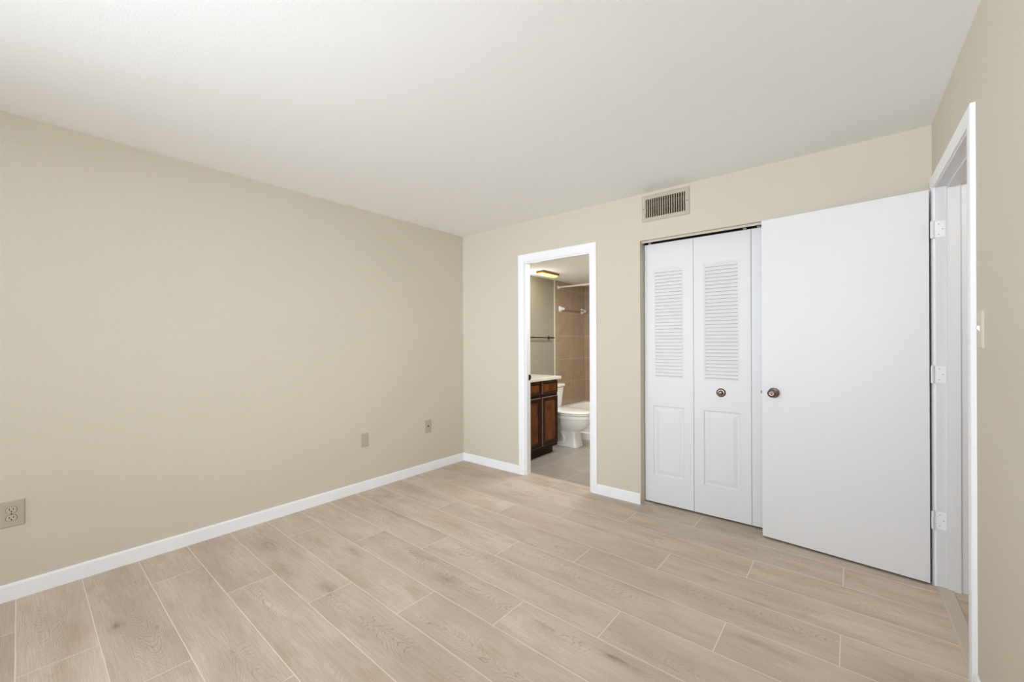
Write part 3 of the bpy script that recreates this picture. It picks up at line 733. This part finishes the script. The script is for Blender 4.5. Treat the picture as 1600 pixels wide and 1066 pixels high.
bm = B(); box(bm, XL + .006, .357, TC - .240, TC + .240, .701, .738); obj('tank_lid', bm, M['porcelain'], tl, bevel=.009, segs=4, smooth=True)
bm = B(); rod(bm, (.345, TC - .17, .655), (.362, TC - .17, .655), .010); box(bm, .357, .364, TC - .175, TC - .105, .649, .661); o = obj('flush_lever', bm, M['bronze'], tl, bevel=.002); o['label'] = 'metal flush lever'

# ------------------------------------------------------------------ bathtub
tb = thing('bathtub', (0.9, 2.04, 0.0), 'cream alcove bathtub below the brown tile behind the toilet', 'bathtub')
TX0, TX1, TY0, TY1, TZ = XL + .012, XR - .002, 1.668, BY1 - .002, 0.392
def rrect(x0, x1, y0, y1, z, r, n=8):
    pts = []
    for cx_, cy_, a0 in ((x1 - r, y1 - r, 0), (x0 + r, y1 - r, 90), (x0 + r, y0 + r, 180), (x1 - r, y0 + r, 270)):
        for i in range(n + 1):
            a = math.radians(a0 + 90 * i / n); pts.append((cx_ + r * math.cos(a), cy_ + r * math.sin(a), z))
    return pts
bm = B()
loft(bm, [rrect(TX0, TX1, TY0 - .012, TY1, 0, .003), rrect(TX0, TX1, TY0 - .012, TY1, .085, .003), rrect(TX0, TX1, TY0 + .004, TY1, .093, .003), rrect(TX0, TX1, TY0 + .006, TY1, .335, .003), rrect(TX0, TX1, TY0 - .010, TY1, .350, .003), rrect(TX0, TX1, TY0 - .012, TY1, TZ - .012, .006), rrect(TX0 + .004, TX1 - .004, TY0, TY1 - .004, TZ, .012),
          rrect(TX0 + .075, TX1 - .075, TY0 + .075, TY1 - .06, TZ, .12), rrect(TX0 + .085, TX1 - .085, TY0 + .085, TY1 - .07, TZ - .012, .12), rrect(TX0 + .13, TX1 - .16, TY0 + .12, TY1 - .10, .10, .13), rrect(TX0 + .18, TX1 - .22, TY0 + .17, TY1 - .15, .07, .12)])
obj('tub', bm, M['porcelain'], tb, smooth=True)
bm = B(); lathe(bm, [(0, .028), (.003, .026), (.004, 0)], (TX0 + .35, 2.03, .0705), (0, 0, 1), 20); obj('drain', bm, M['bronze'], tb)

# ------------------------------------------------------------------ shower rod, towel bars, bathroom light
sr = thing('shower_curtain_rod', (0.9, 1.68, 2.045), 'cream shower curtain rod spanning above the bathtub', 'shower rod')
bm = B(); rod(bm, (XL + .014, 1.682, 2.047), (XR, 1.682, 2.047), .0125, 24); obj('rod', bm, M['rod'], sr, smooth=True)
for xa, s_ in ((XL + .012, 1), (XR, -1)):
    bm = B(); lathe(bm, [(0, .026), (.006, .026), (.012, .019), (.018, .0145)], (xa, 1.682, 2.047), (s_, 0, 0), 24); obj('flange', bm, M['rod'], sr, smooth=True)

tw = thing('towel_bar', (XL, 1.25, 1.345), 'dark metal towel bar on the tan bathroom wall above the counter', 'towel bar')
bm = B(); rod(bm, (XL + .06, 1.0, 1.346), (XL + .06, 1.505, 1.346), .0075, 18); obj('bar', bm, M['bronze_dark'], tw, smooth=True)
for y_ in (1.02, 1.455):
    bm = B(); lathe(bm, [(0, .024), (.006, .024), (.012, .014), (.02, .009), (.052, .008), (.054, .011), (.066, .011), (.068, .006), (.068, 0)], (XL, y_, 1.346), (1, 0, 0), 22); obj('post', bm, M['bronze_dark'], tw, smooth=True)

cb = thing('ceramic_towel_bar', (XL, 2.03, 1.75), 'towel bar with white ceramic posts on the brown shower tile', 'towel bar')
tx_ = XL + .010
for y_ in (1.735, 2.345):
    bm = B()
    rings = []
    for h, hw in ((0, .044), (.006, .044), (.014, .036), (.026, .026), (.042, .021), (.060, .021), (.066, .018)):
        rings.append([(tx_ + h, y_ + hw * math.cos(a) * (1.0), 1.75 + hw * math.sin(a)) for a in [math.radians(45 / 2 + 360 * i / 24) for i in range(24)]] if h > .02 else
                     [(tx_ + h,) + tuple(((y_, 1.75)[k] + hw * max(-.82, min(.82, (math.cos(a), math.sin(a))[k] * 1.12)) * 1.1) for k in (0, 1)) for a in [math.radians(45 / 2 + 360 * i / 24) for i in range(24)]])
    loft(bm, rings); o = obj('post', bm, M['ceramic'], cb, smooth=True); o['label'] = 'white ceramic post'
bm = B(); rod(bm, (tx_ + .045, 1.745, 1.75), (tx_ + .045, 2.335, 1.75), .0095, 18); o = obj('bar', bm, M['tile_left'], cb, smooth=True); o['label'] = 'tan bar'

bl_ = thing('ceiling_light', (0.43, 1.02, BC), 'small brass ceiling light glowing on the bathroom ceiling', 'ceiling light')
bm = B(); box(bm, .375, .480, .850, 1.198, BC - .026, BC - .001); obj('base', bm, M['brass'], bl_, bevel=.003)
bm = B()
loft(bm, [rrect(.382, .473, .86, 1.188, BC - .027, .012), rrect(.384, .471, .862, 1.186, BC - .036, .016), rrect(.398, .457, .875, 1.172, BC - .046, .02), rrect(.41, .445, .89, 1.155, BC - .048, .012)])
o = obj('shade', bm, M['bathglass'], bl_, smooth=True); o['label'] = 'glowing amber glass shade'
point('bathroom_bulb', (0.36, 0.90, BC - .16), 2.2, (1.0, 0.96, 0.89), .05)
